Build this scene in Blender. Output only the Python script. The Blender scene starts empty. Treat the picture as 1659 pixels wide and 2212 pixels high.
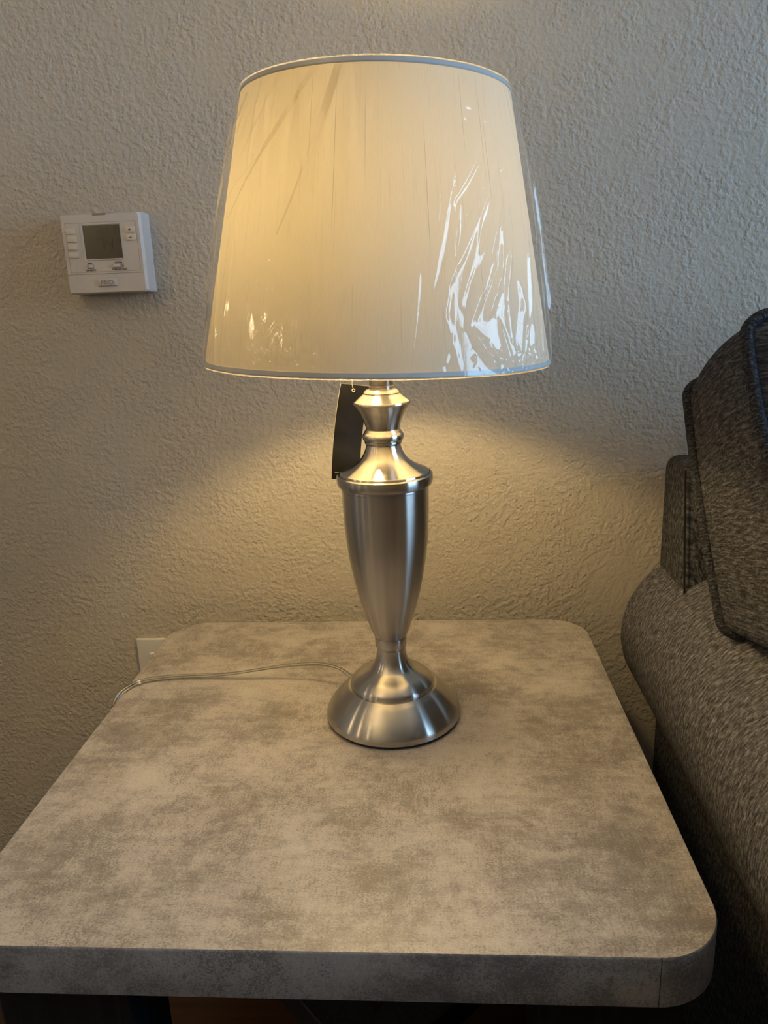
import bpy, bmesh, math, random
import numpy as np
from mathutils import Vector, Matrix

# ------------------------------------------------------------------ camera
scene = bpy.context.scene
C = scene.collection
T = 0.60                      # height of the table top above the floor
WALL_Y = 0.05                 # plane of the wall behind the lamp
F_PX, W_PX, H_PX = 1662.0, 1659.0, 2212.0
YAW, PITCH, ROLL = 0.07004, 0.27365, -0.03885
cam_loc = Vector((0.09315, -1.0663, T + 0.46926))
cy_, sy_, cp_, sp_ = math.cos(YAW), math.sin(YAW), math.cos(PITCH), math.sin(PITCH)
fwd = Vector((-sy_ * cp_, cy_ * cp_, -sp_))
rgt0 = Vector((cy_, sy_, 0.0))
up0 = rgt0.cross(fwd)
rgt = math.cos(ROLL) * rgt0 + math.sin(ROLL) * up0
upv = -math.sin(ROLL) * rgt0 + math.cos(ROLL) * up0
cam_data = bpy.data.cameras.new('camera')
cam = bpy.data.objects.new('camera', cam_data)
C.objects.link(cam)
M = Matrix.Identity(4)
for i in range(3):
    M[i][0], M[i][1], M[i][2], M[i][3] = rgt[i], upv[i], -fwd[i], cam_loc[i]
cam.matrix_world = M
cam_data.sensor_fit = 'VERTICAL'
cam_data.sensor_height = 32.0
cam_data.lens = F_PX / H_PX * 32.0
cam_data.clip_start = 0.02
scene.camera = cam

# ------------------------------------------------------------------ world, lights, exposure
world = bpy.data.worlds.new('world')
scene.world = world
world.use_nodes = True
bg = world.node_tree.nodes['Background']
bg.inputs['Color'].default_value = (0.55, 0.75, 1.0, 1)
bg.inputs['Strength'].default_value = 1.5
vs = scene.view_settings
vs.view_transform = 'Standard'
vs.look = 'None'
vs.gamma = 1.0
vs.use_curve_mapping = False
vs.exposure = 0.0
try:
    scene.cycles.use_denoising = True
    scene.cycles.max_bounces = 6
    scene.cycles.diffuse_bounces = 2
    scene.cycles.glossy_bounces = 3
    scene.cycles.transmission_bounces = 2
    scene.cycles.transparent_max_bounces = 12
    scene.cycles.caustics_reflective = False
    scene.cycles.caustics_refractive = False
except Exception:
    pass

WIN_X, WIN_Y0, WIN_Y1, WIN_Z0, WIN_Z1 = 2.40, -1.75, -0.35, 0.85, 2.00
sun_area = bpy.data.lights.new('window_daylight', 'AREA')
sun_area.shape = 'RECTANGLE'
sun_area.size = WIN_Y1 - WIN_Y0
sun_area.size_y = WIN_Z1 - WIN_Z0
sun_area.energy = 66.0
sun_area.color = (0.40, 0.66, 0.96)
so = bpy.data.objects.new('window_daylight', sun_area)
C.objects.link(so)
so.location = (WIN_X + 0.16, (WIN_Y0 + WIN_Y1) / 2, (WIN_Z0 + WIN_Z1) / 2)
so.rotation_euler = (math.radians(90), 0, math.radians(90))
BULB_STRENGTH = 236.0
BULB_COLOR = (1.0, 0.73, 0.33)
UP_STRENGTH = 94.0
UP_COLOR = (1.0, 0.74, 0.40)
CEIL_STRENGTH = 75.0
CEIL_COLOR = (1.0, 0.74, 0.42)

# ------------------------------------------------------------------ helpers
def empty(name, loc=(0, 0, 0)):
    o = bpy.data.objects.new(name, None)
    C.objects.link(o)
    o.location = loc
    o.empty_display_size = 0.05
    return o

def tag(o, label=None, cat=None, group=None, kind=None):
    if label: o['label'] = label
    if cat: o['category'] = cat
    if group: o['group'] = group
    if kind: o['kind'] = kind
    return o

def link_mesh(name, me, mat=None, parent=None, smooth=False, loc=None):
    o = bpy.data.objects.new(name, me)
    C.objects.link(o)
    if mat is not None:
        for m in (mat if isinstance(mat, (list, tuple)) else [mat]):
            me.materials.append(m)
    if parent is not None: o.parent = parent
    if loc is not None: o.location = loc
    if smooth:
        me.polygons.foreach_set('use_smooth', [True] * len(me.polygons))
    return o

def pydata(name, verts, faces, mat=None, parent=None, smooth=False, uvs=None, loc=None):
    me = bpy.data.meshes.new(name)
    me.from_pydata([tuple(v) for v in verts], [], [tuple(f) for f in faces])
    if uvs is not None:
        lay = me.uv_layers.new(name='UVMap')
        vi = np.zeros(len(me.loops), dtype=np.int32)
        me.loops.foreach_get('vertex_index', vi)
        u = np.asarray(uvs, dtype=np.float32)[vi]
        lay.data.foreach_set('uv', u.ravel())
    me.update()
    return link_mesh(name, me, mat, parent, smooth, loc)

def from_bm(name, bm, mat=None, parent=None, smooth=False, loc=None):
    bmesh.ops.recalc_face_normals(bm, faces=bm.faces)
    me = bpy.data.meshes.new(name)
    bm.to_mesh(me)
    bm.free()
    return link_mesh(name, me, mat, parent, smooth, loc)

def bm_box(bm, x0, x1, y0, y1, z0, z1, bevel=0.0, seg=2):
    r = bmesh.ops.create_cube(bm, size=1.0)
    vs_ = r['verts']
    for v in vs_:
        v.co = Vector((x0 + (v.co.x + .5) * (x1 - x0), y0 + (v.co.y + .5) * (y1 - y0), z0 + (v.co.z + .5) * (z1 - z0)))
    if bevel > 0:
        es = list({e for v in vs_ for e in v.link_edges})
        bmesh.ops.bevel(bm, geom=es, offset=bevel, segments=seg, profile=0.5, affect='EDGES')

def box(name, x0, x1, y0, y1, z0, z1, mat, parent=None, bevel=0.0, seg=2, smooth=False):
    bm = bmesh.new()
    bm_box(bm, x0, x1, y0, y1, z0, z1, bevel, seg)
    return from_bm(name, bm, mat, parent, smooth)

def shade_auto(o, deg=35):
    me = o.data
    me.polygons.foreach_set('use_smooth', [True] * len(me.polygons))
    try:
        me.set_sharp_from_angle(angle=math.radians(deg))
    except Exception:
        pass
    return o

def lathe(name, prof, mat, parent, n=128, sharp=30, cap=False, uvscale=(1, 1)):
    """prof: list of (radius, z) from bottom to top"""
    vv, ff, uu = [], [], []
    m = len(prof)
    ln = [0.0]
    for a, b in zip(prof[:-1], prof[1:]): ln.append(ln[-1] + math.hypot(b[0] - a[0], b[1] - a[1]))
    for j, (r, z) in enumerate(prof):
        for i in range(n + 1):
            a = 2 * math.pi * i / n
            vv.append((r * math.cos(a), r * math.sin(a), z)); uu.append((i / n * uvscale[0], ln[j] * uvscale[1]))
    for j in range(m - 1):
        for i in range(n):
            a = j * (n + 1) + i
            ff.append((a, a + 1, a + n + 2, a + n + 1))
    o = pydata(name, vv, ff, mat, parent, True, uu)
    bm = bmesh.new(); bm.from_mesh(o.data)
    bmesh.ops.remove_doubles(bm, verts=bm.verts, dist=1e-6)
    if cap:
        bmesh.ops.holes_fill(bm, edges=[e for e in bm.edges if e.is_boundary], sides=0)
    bm.to_mesh(o.data); bm.free()
    shade_auto(o, sharp)
    return o

def smooth_curve(pts, k=8):
    """Catmull-Rom through pts"""
    P = [np.array(p, float) for p in pts]
    P = [2 * P[0] - P[1]] + P + [2 * P[-1] - P[-2]]
    out = []
    for i in range(1, len(P) - 2):
        for s in range(k):
            t = s / k
            a, b, c, d = P[i - 1], P[i], P[i + 1], P[i + 2]
            out.append(0.5 * ((2 * b) + (-a + c) * t + (2 * a - 5 * b + 4 * c - d) * t * t + (-a + 3 * b - 3 * c + d) * t ** 3))
    out.append(P[-2])
    return [tuple(p) for p in out]

def add_tube(vv, ff, uu, pts, r, n=10, closed=False, uoff=0.0):
    P = [Vector(p) for p in pts]
    base = len(vv)
    m = len(P)
    tprev, nrm = None, None
    L = 0.0
    for i in range(m):
        if closed: t = (P[(i + 1) % m] - P[i - 1]).normalized()
        else: t = (P[min(i + 1, m - 1)] - P[max(i - 1, 0)]).normalized()
        if nrm is None:
            ref = Vector((0, 0, 1)) if abs(t.z) < .9 else Vector((1, 0, 0))
            nrm = (ref - t * ref.dot(t)).normalized()
        else:
            nrm = (nrm - t * nrm.dot(t)).normalized()
        bn = t.cross(nrm)
        if i: L += (P[i] - P[i - 1]).length
        rr = r[i] if isinstance(r, (list, tuple)) else r
        for k in range(n):
            a = 2 * math.pi * k / n
            vv.append(tuple(P[i] + rr * (math.cos(a) * nrm + math.sin(a) * bn)))
            uu.append((L, k / n + uoff))
    rows = m if closed else m - 1
    for i in range(rows):
        j = (i + 1) % m
        for k in range(n):
            k2 = (k + 1) % n
            ff.append((base + i * n + k, base + i * n + k2, base + j * n + k2, base + j * n + k))
    if not closed:
        ff.append(tuple(base + k for k in reversed(range(n))))
        ff.append(tuple(base + (m - 1) * n + k for k in range(n)))

def tube(name, pts, r, mat, parent=None, n=10, closed=False, loc=None):
    vv, ff, uu = [], [], []
    add_tube(vv, ff, uu, pts, r, n, closed)
    return pydata(name, vv, ff, mat, parent, True, uu, loc)

def text_mesh(name, body, size, mat, parent, loc, rot=(math.radians(90), 0, 0), extrude=0.0001, align='CENTER', xs=1.0, offset=0.0):
    cu = bpy.data.curves.new(name + '_curve', 'FONT')
    cu.body = body; cu.size = size; cu.extrude = extrude
    cu.align_x = align; cu.align_y = 'CENTER'; cu.offset = offset
    tmp = bpy.data.objects.new(name + '_tmp', cu)
    C.objects.link(tmp)
    dg = bpy.context.evaluated_depsgraph_get()
    me = bpy.data.meshes.new_from_object(tmp.evaluated_get(dg))
    bpy.data.objects.remove(tmp); bpy.data.curves.remove(cu)
    me.name = name
    me.materials.clear()
    o = link_mesh(name, me, mat, parent)
    o.location = loc; o.rotation_euler = rot; o.scale = (xs, 1, 1)
    return o

# ------------------------------------------------------------------ materials
class N:
    def __init__(s, name):
        s.m = bpy.data.materials.new(name); s.m.use_nodes = True
        s.t = s.m.node_tree; s.t.nodes.clear()
        s.out = s.t.nodes.new('ShaderNodeOutputMaterial')
    def n(s, typ, **kw):
        nd = s.t.nodes.new('ShaderNode' + typ)
        for k, v in kw.items():
            if k in nd.inputs: nd.inputs[k].default_value = v
            else: setattr(nd, k, v)
        return nd
    def l(s, a, b): s.t.links.new(a, b)
    def surf(s, sock): s.l(sock, s.out.inputs['Surface'])
    def ramp(s, fac, stops, interp='LINEAR'):
        r = s.n('ValToRGB'); cr = r.color_ramp; cr.interpolation = interp
        while len(cr.elements) < len(stops): cr.elements.new(0.5)
        for e, (p, c) in zip(cr.elements, stops):
            e.position = p; e.color = (c, c, c, 1) if not isinstance(c, (tuple, list)) else (*c[:3], 1)
        s.l(fac, r.inputs['Fac']); return r.outputs['Color']
    def mix(s, fac, a, b, blend='MIX'):
        m = s.n('Mix', data_type='RGBA', blend_type=blend)
        for sock, v in ((m.inputs[0], fac), (m.inputs[6], a), (m.inputs[7], b)):
            if hasattr(v, 'is_output') or isinstance(v, bpy.types.NodeSocket): s.l(v, sock)
            elif isinstance(v, (tuple, list)): sock.default_value = (*v[:3], 1)
            else: sock.default_value = v
        return m.outputs[2]
    def math(s, op, a, b=None):
        m = s.n('Math', operation=op)
        for i, v in enumerate((a, b)):
            if v is None: continue
            if isinstance(v, bpy.types.NodeSocket): s.l(v, m.inputs[i])
            else: m.inputs[i].default_value = v
        return m.outputs[0]
    def mapping(s, src, scale=(1, 1, 1), rot=(0, 0, 0), loc=(0, 0, 0)):
        mp = s.n('Mapping'); mp.inputs['Scale'].default_value = scale
        mp.inputs['Rotation'].default_value = rot; mp.inputs['Location'].default_value = loc
        s.l(src, mp.inputs['Vector']); return mp.outputs['Vector']
    def noise(s, vec, scale, detail=4, rough=.55, dist=0.0):
        n = s.n('TexNoise'); n.inputs['Scale'].default_value = scale; n.inputs['Detail'].default_value = detail
        n.inputs['Roughness'].default_value = rough; n.inputs['Distortion'].default_value = dist
        s.l(vec, n.inputs['Vector']); return n.outputs['Fac']
    def coord(s, which='Object'):
        return s.n('TexCoord').outputs[which]
    def bump(s, h, strength=1.0, dist=0.001, normal=None):
        b = s.n('Bump'); b.inputs['Strength'].default_value = strength; b.inputs['Distance'].default_value = dist
        s.l(h, b.inputs['Height'])
        if normal is not None: s.l(normal, b.inputs['Normal'])
        return b.outputs['Normal']
    def principled(s, color=(.8, .8, .8), rough=.5, metallic=0.0, normal=None, spec=.5):
        p = s.n('BsdfPrincipled')
        if isinstance(color, bpy.types.NodeSocket): s.l(color, p.inputs['Base Color'])
        else: p.inputs['Base Color'].default_value = (*color[:3], 1)
        if isinstance(rough, bpy.types.NodeSocket): s.l(rough, p.inputs['Roughness'])
        else: p.inputs['Roughness'].default_value = rough
        p.inputs['Metallic'].default_value = metallic
        p.inputs['Specular IOR Level'].default_value = spec
        if normal is not None: s.l(normal, p.inputs['Normal'])
        s.surf(p.outputs['BSDF'])
        return p

def plain(name, color, rough=.5, metallic=0.0, spec=.5):
    b = N(name); co = b.coord()
    f = b.noise(co, 60, 3)
    c = b.mix(f, tuple(x * .94 for x in color), tuple(min(1, x * 1.05) for x in color))
    b.principled(c, rough, metallic, spec=spec)
    return b.m

def mat_wall():
    b = N('knockdown_paint'); co = b.coord()
    # knocked-down splatter: low pebbly blobs with soft edges, broken by smoother patches
    isl = b.ramp(b.noise(co, 135, 1, .5), [(.40, 0), (.62, 1)], 'B_SPLINE')
    fine = b.noise(co, 290, 1, .5)
    patch = b.ramp(b.noise(co, 15, 2, .6), [(.36, .55), (.54, 1)])
    h = b.math('MULTIPLY', b.math('ADD', b.math('MULTIPLY', isl, .55), b.math('MULTIPLY', fine, .70)), patch)
    nrm = b.bump(h, .85, .0020)
    b.principled((.585, .53, .455), .62, 0, nrm, .25)
    return b.m

def mat_laminate(name='concrete_laminate', seed=0.0, tint=(1, 1, 1)):
    b = N(name); co = b.mapping(b.coord(), loc=(seed, seed * .7, 0))
    big = b.noise(co, 9.5, 9, .78, .2)                       # cloudy concrete patches with frayed edges
    st = b.noise(b.mapping(co, (24, 95, 30)), 1.0, 5, .75, .3)
    f1 = b.math('ADD', b.math('MULTIPLY', big, .70), b.math('MULTIPLY', st, .30))
    base = b.ramp(f1, [(.41, (.262, .232, .212)), (.47, (.335, .299, .275)), (.51, (.415, .374, .344)), (.59, (.490, .446, .409))])
    # fine grit: dark and pale specks that crowd together inside the worn patches
    cl_ = b.noise(co, 12, 7, .80, .2)
    gn = b.noise(b.mapping(co, (460, 640, 500)), 1.0, 3, .8)
    wv = b.noise(b.mapping(co, (520, 60, 200)), 1.0, 2, .6)
    g2 = b.math('ADD', b.math('MULTIPLY', gn, .52), b.math('ADD', b.math('MULTIPLY', cl_, .62), b.math('MULTIPLY', wv, .14)))
    grit = b.ramp(g2, [(.655, 0), (.71, 1)])
    base = b.mix(b.math('MULTIPLY', grit, .70), base, (.170, .146, .130))
    light = b.ramp(g2, [(.555, 1), (.605, 0)])
    base = b.mix(b.math('MULTIPLY', light, .55), base, (.60, .552, .505))
    pits = b.ramp(b.noise(b.mapping(co, (65, 130, 65), loc=(7, 2, 0)), 1.0, 3, .65), [(.67, 0), (.73, 1)])
    base = b.mix(b.math('MULTIPLY', pits, .65), base, (.14, .12, .108))
    base = b.mix(1.0, base, tint, 'MULTIPLY')
    nrm = b.bump(gn, .22, .0004)
    b.principled(base, .38, 0, nrm, .45)
    return b.m

def mat_metal(name='brushed_nickel', col=(.53, .505, .475), rough=.245):
    b = N(name); co = b.coord()
    br = b.noise(b.mapping(co, (5, 5, 1500)), 1.0, 2, .6)
    c = b.mix(br, tuple(x * .985 for x in col), tuple(min(1, x * 1.015) for x in col))
    p = b.principled(c, rough, 1.0)
    p.inputs['Anisotropic'].default_value = 1.0
    p.inputs['Anisotropic Rotation'].default_value = .25
    tn = b.n('Tangent', direction_type='RADIAL', axis='Z')
    b.l(tn.outputs['Tangent'], p.inputs['Tangent'])
    return b.m

def mat_shade():
    b = N('shade_fabric'); uv = b.coord('UV')
    # slubby vertical weave: fine grain plus a few long dark threads, slightly slanted
    weave = b.noise(b.mapping(uv, (1300, 26, 1)), 1.0, 3, .6)
    thr = b.ramp(b.noise(b.mapping(uv, (520, .8, 1)), 1.0, 1, .5), [(.735, 0), (.765, 1)])
    thr2 = b.ramp(b.noise(b.mapping(uv, (760, 2.6, 1), loc=(5, 0, 0)), 1.0, 1, .5), [(.64, 0), (.76, 1)])
    t = b.math('ADD', b.math('MULTIPLY', thr, .38), b.math('MULTIPLY', thr2, .14))
    t = b.math('ADD', t, b.math('MULTIPLY', weave, .12))
    inv = b.math('SUBTRACT', 1.06, t)
    cmb = b.n('CombineColor'); 
    for i in range(3): b.l(inv, cmb.inputs[i])
    dcol = b.mix(1.0, cmb.outputs[0], (.59, .54, .455), 'MULTIPLY')
    tcol = b.mix(1.0, cmb.outputs[0], (.0580, .0502, .0352), 'MULTIPLY')
    nrm = b.bump(weave, .25, .0005)
    d = b.n('BsdfDiffuse'); b.l(dcol, d.inputs['Color']); b.l(nrm, d.inputs['Normal'])
    tr = b.n('BsdfTranslucent'); b.l(tcol, tr.inputs['Color'])
    a = b.n('AddShader'); b.l(d.outputs[0], a.inputs[0]); b.l(tr.outputs[0], a.inputs[1])
    b.surf(a.outputs[0])
    return b.m

def mat_film(name='clear_film', gain=.88, haze=.006, rough=.045, tint=(1, 1, 1)):
    b = N(name)
    fr = b.n('Fresnel')
    bf = b.n('NewGeometry').outputs['Backfacing']         # a thin skin reflects alike from both sides
    b.l(b.math('ADD', 1.48, b.math('MULTIPLY', bf, 1 / 1.48 - 1.48)), fr.inputs['IOR'])
    co = b.coord('UV')
    nrm = b.bump(b.noise(b.mapping(co, (60, 30, 1)), 1.0, 3, .6), .10, .001)
    b.l(nrm, fr.inputs['Normal'])
    f = b.math('MINIMUM', b.math('MULTIPLY', fr.outputs[0], gain), .9)
    gl = b.n('BsdfGlossy'); gl.inputs['Roughness'].default_value = rough
    gl.inputs['Color'].default_value = (1, 1, 1, 1); b.l(nrm, gl.inputs['Normal'])
    tp = b.n('BsdfTransparent'); tp.inputs['Color'].default_value = (*tint, 1)
    df = b.n('BsdfDiffuse'); df.inputs['Color'].default_value = (.9, .9, .9, 1)
    m1 = b.n('MixShader'); m1.inputs[0].default_value = haze
    b.l(tp.outputs[0], m1.inputs[1]); b.l(df.outputs[0], m1.inputs[2])
    m2 = b.n('MixShader'); b.l(f, m2.inputs[0]); b.l(m1.outputs[0], m2.inputs[1]); b.l(gl.outputs[0], m2.inputs[2])
    b.surf(m2.outputs[0])
    return b.m

def mat_chenille(name='grey_chenille', su=34, sv=230, gain=1.0, fu=190, fv=320):
    """UV: u along the yarn, v across it"""
    b = N(name); uv = b.coord('UV')
    rib = b.noise(b.mapping(uv, (su, sv, 1)), 1.0, 3, .6, .4)
    fl = b.noise(b.mapping(uv, (fu, fv, 1)), 1.0, 3, .7)
    h = b.math('ADD', b.math('MULTIPLY', rib, .6), b.math('MULTIPLY', fl, .4))
    g = lambda *c: tuple(x * gain for x in c)
    c = b.ramp(h, [(.36, g(.019, .0187, .0203)), (.48, g(.051, .051, .057)), (.57, g(.101, .101, .111)), (.70, g(.19, .191, .207))])
    nrm = b.bump(h, 1.0, .005)
    b.principled(c, .95, 0, nrm, .08)
    return b.m

def mat_black_wood():
    b = N('black_wood'); co = b.coord()
    g = b.noise(b.mapping(co, (160, 160, 5)), 1.0, 5, .7, .4)
    c = b.ramp(g, [(.38, (.007, .007, .009)), (.62, (.017, .018, .022)), (.75, (.05, .055, .07))])
    b.principled(c, .42, 0, b.bump(g, .4, .0008), .4)
    return b.m

def mat_floor():
    b = N('wood_floor'); co = b.coord()
    g = b.noise(b.mapping(co, (4, 60, 1)), 1.0, 5, .65, .6)
    c = b.ramp(g, [(.3, (.036, .014, .0045)), (.7, (.068, .030, .010))])
    pl = b.math('FRACT', b.math('MULTIPLY', b.n('SeparateXYZ').outputs[1], 1.0))
    b.principled(c, .45, 0, None, .4)
    return b.m

def mat_emit(name, col, strength):
    b = N(name)
    e = b.n('Emission'); e.inputs['Color'].default_value = (*col, 1); e.inputs['Strength'].default_value = strength
    b.surf(e.outputs[0]); return b.m

def mat_clear_cord():
    b = N('clear_vinyl')
    fr = b.n('LayerWeight'); fr.inputs['Blend'].default_value = .35
    gl = b.n('BsdfGlossy'); gl.inputs['Roughness'].default_value = .12; gl.inputs['Color'].default_value = (.95, .93, .88, 1)
    tp = b.n('BsdfTransparent'); tp.inputs['Color'].default_value = (.95, .945, .93, 1)
    m = b.n('MixShader'); b.l(b.math('ADD', b.math('MULTIPLY', fr.outputs['Fresnel'], .8), .06), m.inputs[0])
    b.l(tp.outputs[0], m.inputs[1]); b.l(gl.outputs[0], m.inputs[2])
    b.surf(m.outputs[0]); return b.m

def mat_glass():
    b = N('window_glass')
    fr = b.n('Fresnel'); fr.inputs['IOR'].default_value = 1.45
    gl = b.n('BsdfGlossy'); gl.inputs['Roughness'].default_value = .0
    tp = b.n('BsdfTransparent')
    m = b.n('MixShader'); b.l(fr.outputs[0], m.inputs[0]); b.l(tp.outputs[0], m.inputs[1]); b.l(gl.outputs[0], m.inputs[2])
    b.surf(m.outputs[0]); return b.m

M_WALL = mat_wall()
M_LAM = mat_laminate()
M_LAM2 = mat_laminate('concrete_laminate_edge', 2.3, (.66, .68, .73))
M_METAL = mat_metal()
M_METAL_DK = mat_metal('dark_nickel', (.42, .40, .38), .25)
M_SHADE = mat_shade()
M_TRIM = plain('shade_trim', (.62, .61, .60), .7)
M_FILM = mat_film()
M_FOLD = mat_film('clear_film_folded', 1.0, .02, .05, (.90, .87, .84))
M_FOLD2 = mat_film('clear_film_doubled', 1.0, .01, .05, (.965, .955, .94))
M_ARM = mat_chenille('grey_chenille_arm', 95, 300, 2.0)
M_CUSH = mat_chenille('grey_chenille_cushion', 48, 340, 1.15, 200, 420)
M_FRAME = mat_chenille('grey_chenille_frame', 120, 200, 1.05)
M_PIPE = mat_chenille('grey_chenille_piping', 420, 6, .8, 300, 12)
M_BLACKWOOD = mat_black_wood()
M_FLOOR = mat_floor()
M_WHITE = plain('white_plastic', (.70, .665, .665), .38)
M_BUTTON = plain('button_rubber', (.80, .74, .66), .45)
M_LCD = plain('lcd_grey_green', (.082, .068, .042), .25)
M_LCDINK = plain('lcd_segment', (.022, .017, .011), .3)
M_LCDINK2 = plain('lcd_segment_faint', (.050, .041, .026), .3)
M_INK = plain('dark_print', (.10, .085, .08), .5)
M_RED = plain('red_print', (.62, .05, .05), .5)
M_BLACKINK = plain('black_print', (.02, .02, .025), .5)
M_GROOVE = plain('groove_shadow_plastic', (.36, .33, .33), .5)
M_CLIP = plain('grey_clip', (.30, .265, .22), .5)
M_PLATE = plain('outlet_plastic', (.74, .72, .69), .35)
M_BLACK = plain('black_rubber', (.012, .012, .012), .6)
M_TAG = plain('tag_black_card', (.010, .0095, .0095), .5, 0.0, .2)
M_TAGEDGE = plain('tag_cut_edge', (.75, .66, .48), .6)
M_TAGINK = plain('tag_white_print', (.62, .60, .55), .5)
M_STRING = plain('tag_string', (.62, .55, .42), .6)
M_BULB = mat_emit('bulb_glow', BULB_COLOR, BULB_STRENGTH)
M_CEILGLOW = mat_emit('ceiling_lamp_glow', CEIL_COLOR, CEIL_STRENGTH)
M_UPGLOW = mat_emit('fill_uplight_glow', UP_COLOR, UP_STRENGTH)
M_CORD = mat_clear_cord()
M_COPPER = plain('tinned_wire', (.66, .63, .56), .35, 1.0)
M_CEIL = plain('ceiling_paint', (.72, .70, .66), .8)
M_SIDEWALL = plain('plain_paint', (.50, .455, .395), .7)
M_GLASS = mat_glass()
M_WINFRAME = plain('window_frame_white', (.75, .75, .75), .4)
M_BASEB = plain('baseboard_paint', (.66, .63, .58), .5)

# ------------------------------------------------------------------ room
X0, X1, Y0, ZC = -2.0, WIN_X, -3.4, 2.44
tag(box('floor', X0 - .1, X1 + .1, Y0 - .1, WALL_Y + .1, -.10, 0, M_FLOOR), kind='structure')
tag(box('ceiling', X0 - .1, X1 + .1, Y0 - .1, WALL_Y + .1, ZC, ZC + .1, M_CEIL), kind='structure')
tag(box('wall_back', X0 - .1, X1 + .1, WALL_Y, WALL_Y + .1, 0, ZC, M_WALL), kind='structure')
tag(box('wall_left', X0 - .1, X0, Y0, WALL_Y, 0, ZC, M_SIDEWALL), kind='structure')
tag(box('wall_front', X0 - .1, X1 + .1, Y0 - .1, Y0, 0, ZC, M_SIDEWALL), kind='structure')
bm = bmesh.new()
bm_box(bm, X1, X1 + .1, Y0, WIN_Y0, 0, ZC)
bm_box(bm, X1, X1 + .1, WIN_Y1, WALL_Y, 0, ZC)
bm_box(bm, X1, X1 + .1, WIN_Y0, WIN_Y1, 0, WIN_Z0)
bm_box(bm, X1, X1 + .1, WIN_Y0, WIN_Y1, WIN_Z1, ZC)
tag(from_bm('wall_right', bm, M_SIDEWALL), kind='structure')
tag(box('baseboard_back', X0, X1, WALL_Y - .012, WALL_Y, 0, .085, M_BASEB, bevel=.003), kind='structure')
win = empty('window_1', (WIN_X + .05, (WIN_Y0 + WIN_Y1) / 2, (WIN_Z0 + WIN_Z1) / 2)); tag(win, kind='structure')
hy, hz = (WIN_Y1 - WIN_Y0) / 2, (WIN_Z1 - WIN_Z0) / 2
bm = bmesh.new()
for a, b_, c, d in ((-hy, -hy + .05, -hz, hz), (hy - .05, hy, -hz, hz), (-hy + .05, hy - .05, -hz, -hz + .05), (-hy + .05, hy - .05, hz - .05, hz)):
    bm_box(bm, -.03, .03, a, b_, c, d)
from_bm('window_frame', bm, M_WINFRAME, win)
box('mullion', -.02, .02, -.02, .02, -hz + .05, hz - .05, M_WINFRAME, win)
box('pane', -.003, .003, -hy + .05, -.02, -hz + .05, hz - .05, M_GLASS, win)
box('pane', -.003, .003, .02, hy - .05, -hz + .05, hz - .05, M_GLASS, win)
box('window_sill', -.11, -.05, -hy - .03, hy + .03, -hz - .03, -hz, M_WINFRAME, win)

# three small pendants on the left of the room; the lamp's metal mirrors them as thin warm streaks
cl = empty('pendant_lamp', (-1.37, -1.10, ZC))
tag(cl, 'ceiling pendant with three small warm glowing globes on long stems', 'pendant lamp')
bm = bmesh.new(); bm_box(bm, -.62, .62, -.02, .02, -.025, 0)
bmesh.ops.rotate(bm, verts=bm.verts, cent=(0, 0, 0), matrix=Matrix.Rotation(math.atan2(-.95, .57), 3, 'Z'))
from_bm('rail', bm, M_METAL, cl)
for px_, py_ in ((-1.62, -.63), (-1.38, -1.12), (-1.08, -1.56)):
    g = lathe('globe', [(.030 * math.sin(a), -1.06 - .030 * math.cos(a)) for a in np.linspace(.02, math.pi - .4, 8)], M_CEILGLOW, cl, 16)
    g.location = (px_ + 1.37, py_ + 1.10, 0)
    lathe('stem', [(.014, -1.035), (.014, -1.0), (.004, -.995), (.004, -.02), (.0001, -.02)], M_METAL, g, 12)
# added, unseen uplighter: its bowl throws warm fill light onto the ceiling
fl = empty('fill_uplighter', (-1.05, -1.55, 0))
tag(fl, 'added unseen uplighter with opaque bowl throwing warm fill light on the ceiling', 'fill light')
lathe('uplighter_foot', [(.0001, 0), (.14, 0), (.14, .02), (.02, .03), (.0001, .03)], M_METAL_DK, fl, 40)
lathe('pole', [(.012, .02), (.012, 1.66), (.0001, 1.66)], M_METAL_DK, fl, 16)
lathe('bowl', [(.02, 1.63), (.10, 1.66), (.17, 1.74), (.18, 1.80), (.175, 1.80), (.165, 1.745), (.0001, 1.70)], M_METAL_DK, fl, 48)
lathe('glowing_disc', [(.155, 1.745), (.0001, 1.746)], M_UPGLOW, fl, 24)

# ------------------------------------------------------------------ end table
TW, TD, TT, TR = 0.61, 0.6078, 0.0449, 0.055
tab = empty('end_table', (0, -TD / 2, 0))
tag(tab, 'square end table with grey concrete-look top and black wood legs', 'end table')

def rrect(hw, hd, r, n=16):
    P = []
    for cx, cyy, a0 in ((hw - r, -hd + r, -90), (hw - r, hd - r, 0), (-hw + r, hd - r, 90), (-hw + r, -hd + r, 180)):
        for k in range(n + 1):
            a = math.radians(a0 + 90 * k / n)
            P.append((cx + r * math.cos(a), cyy + r * math.sin(a)))
    return P

ol = rrect(TW / 2 - .001, TD / 2 - .001, TR - .001)
bm = bmesh.new()
top_v = [bm.verts.new((x, y, T)) for x, y in ol]
bot_v = [bm.verts.new((x, y, T - TT)) for x, y in ol]
bm.faces.new(top_v); bm.faces.new(bot_v[::-1])
for i in range(len(ol)):
    j = (i + 1) % len(ol); bm.faces.new((bot_v[i], bot_v[j], top_v[j], top_v[i]))
from_bm('table_top', bm, M_LAM, tab)

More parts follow.
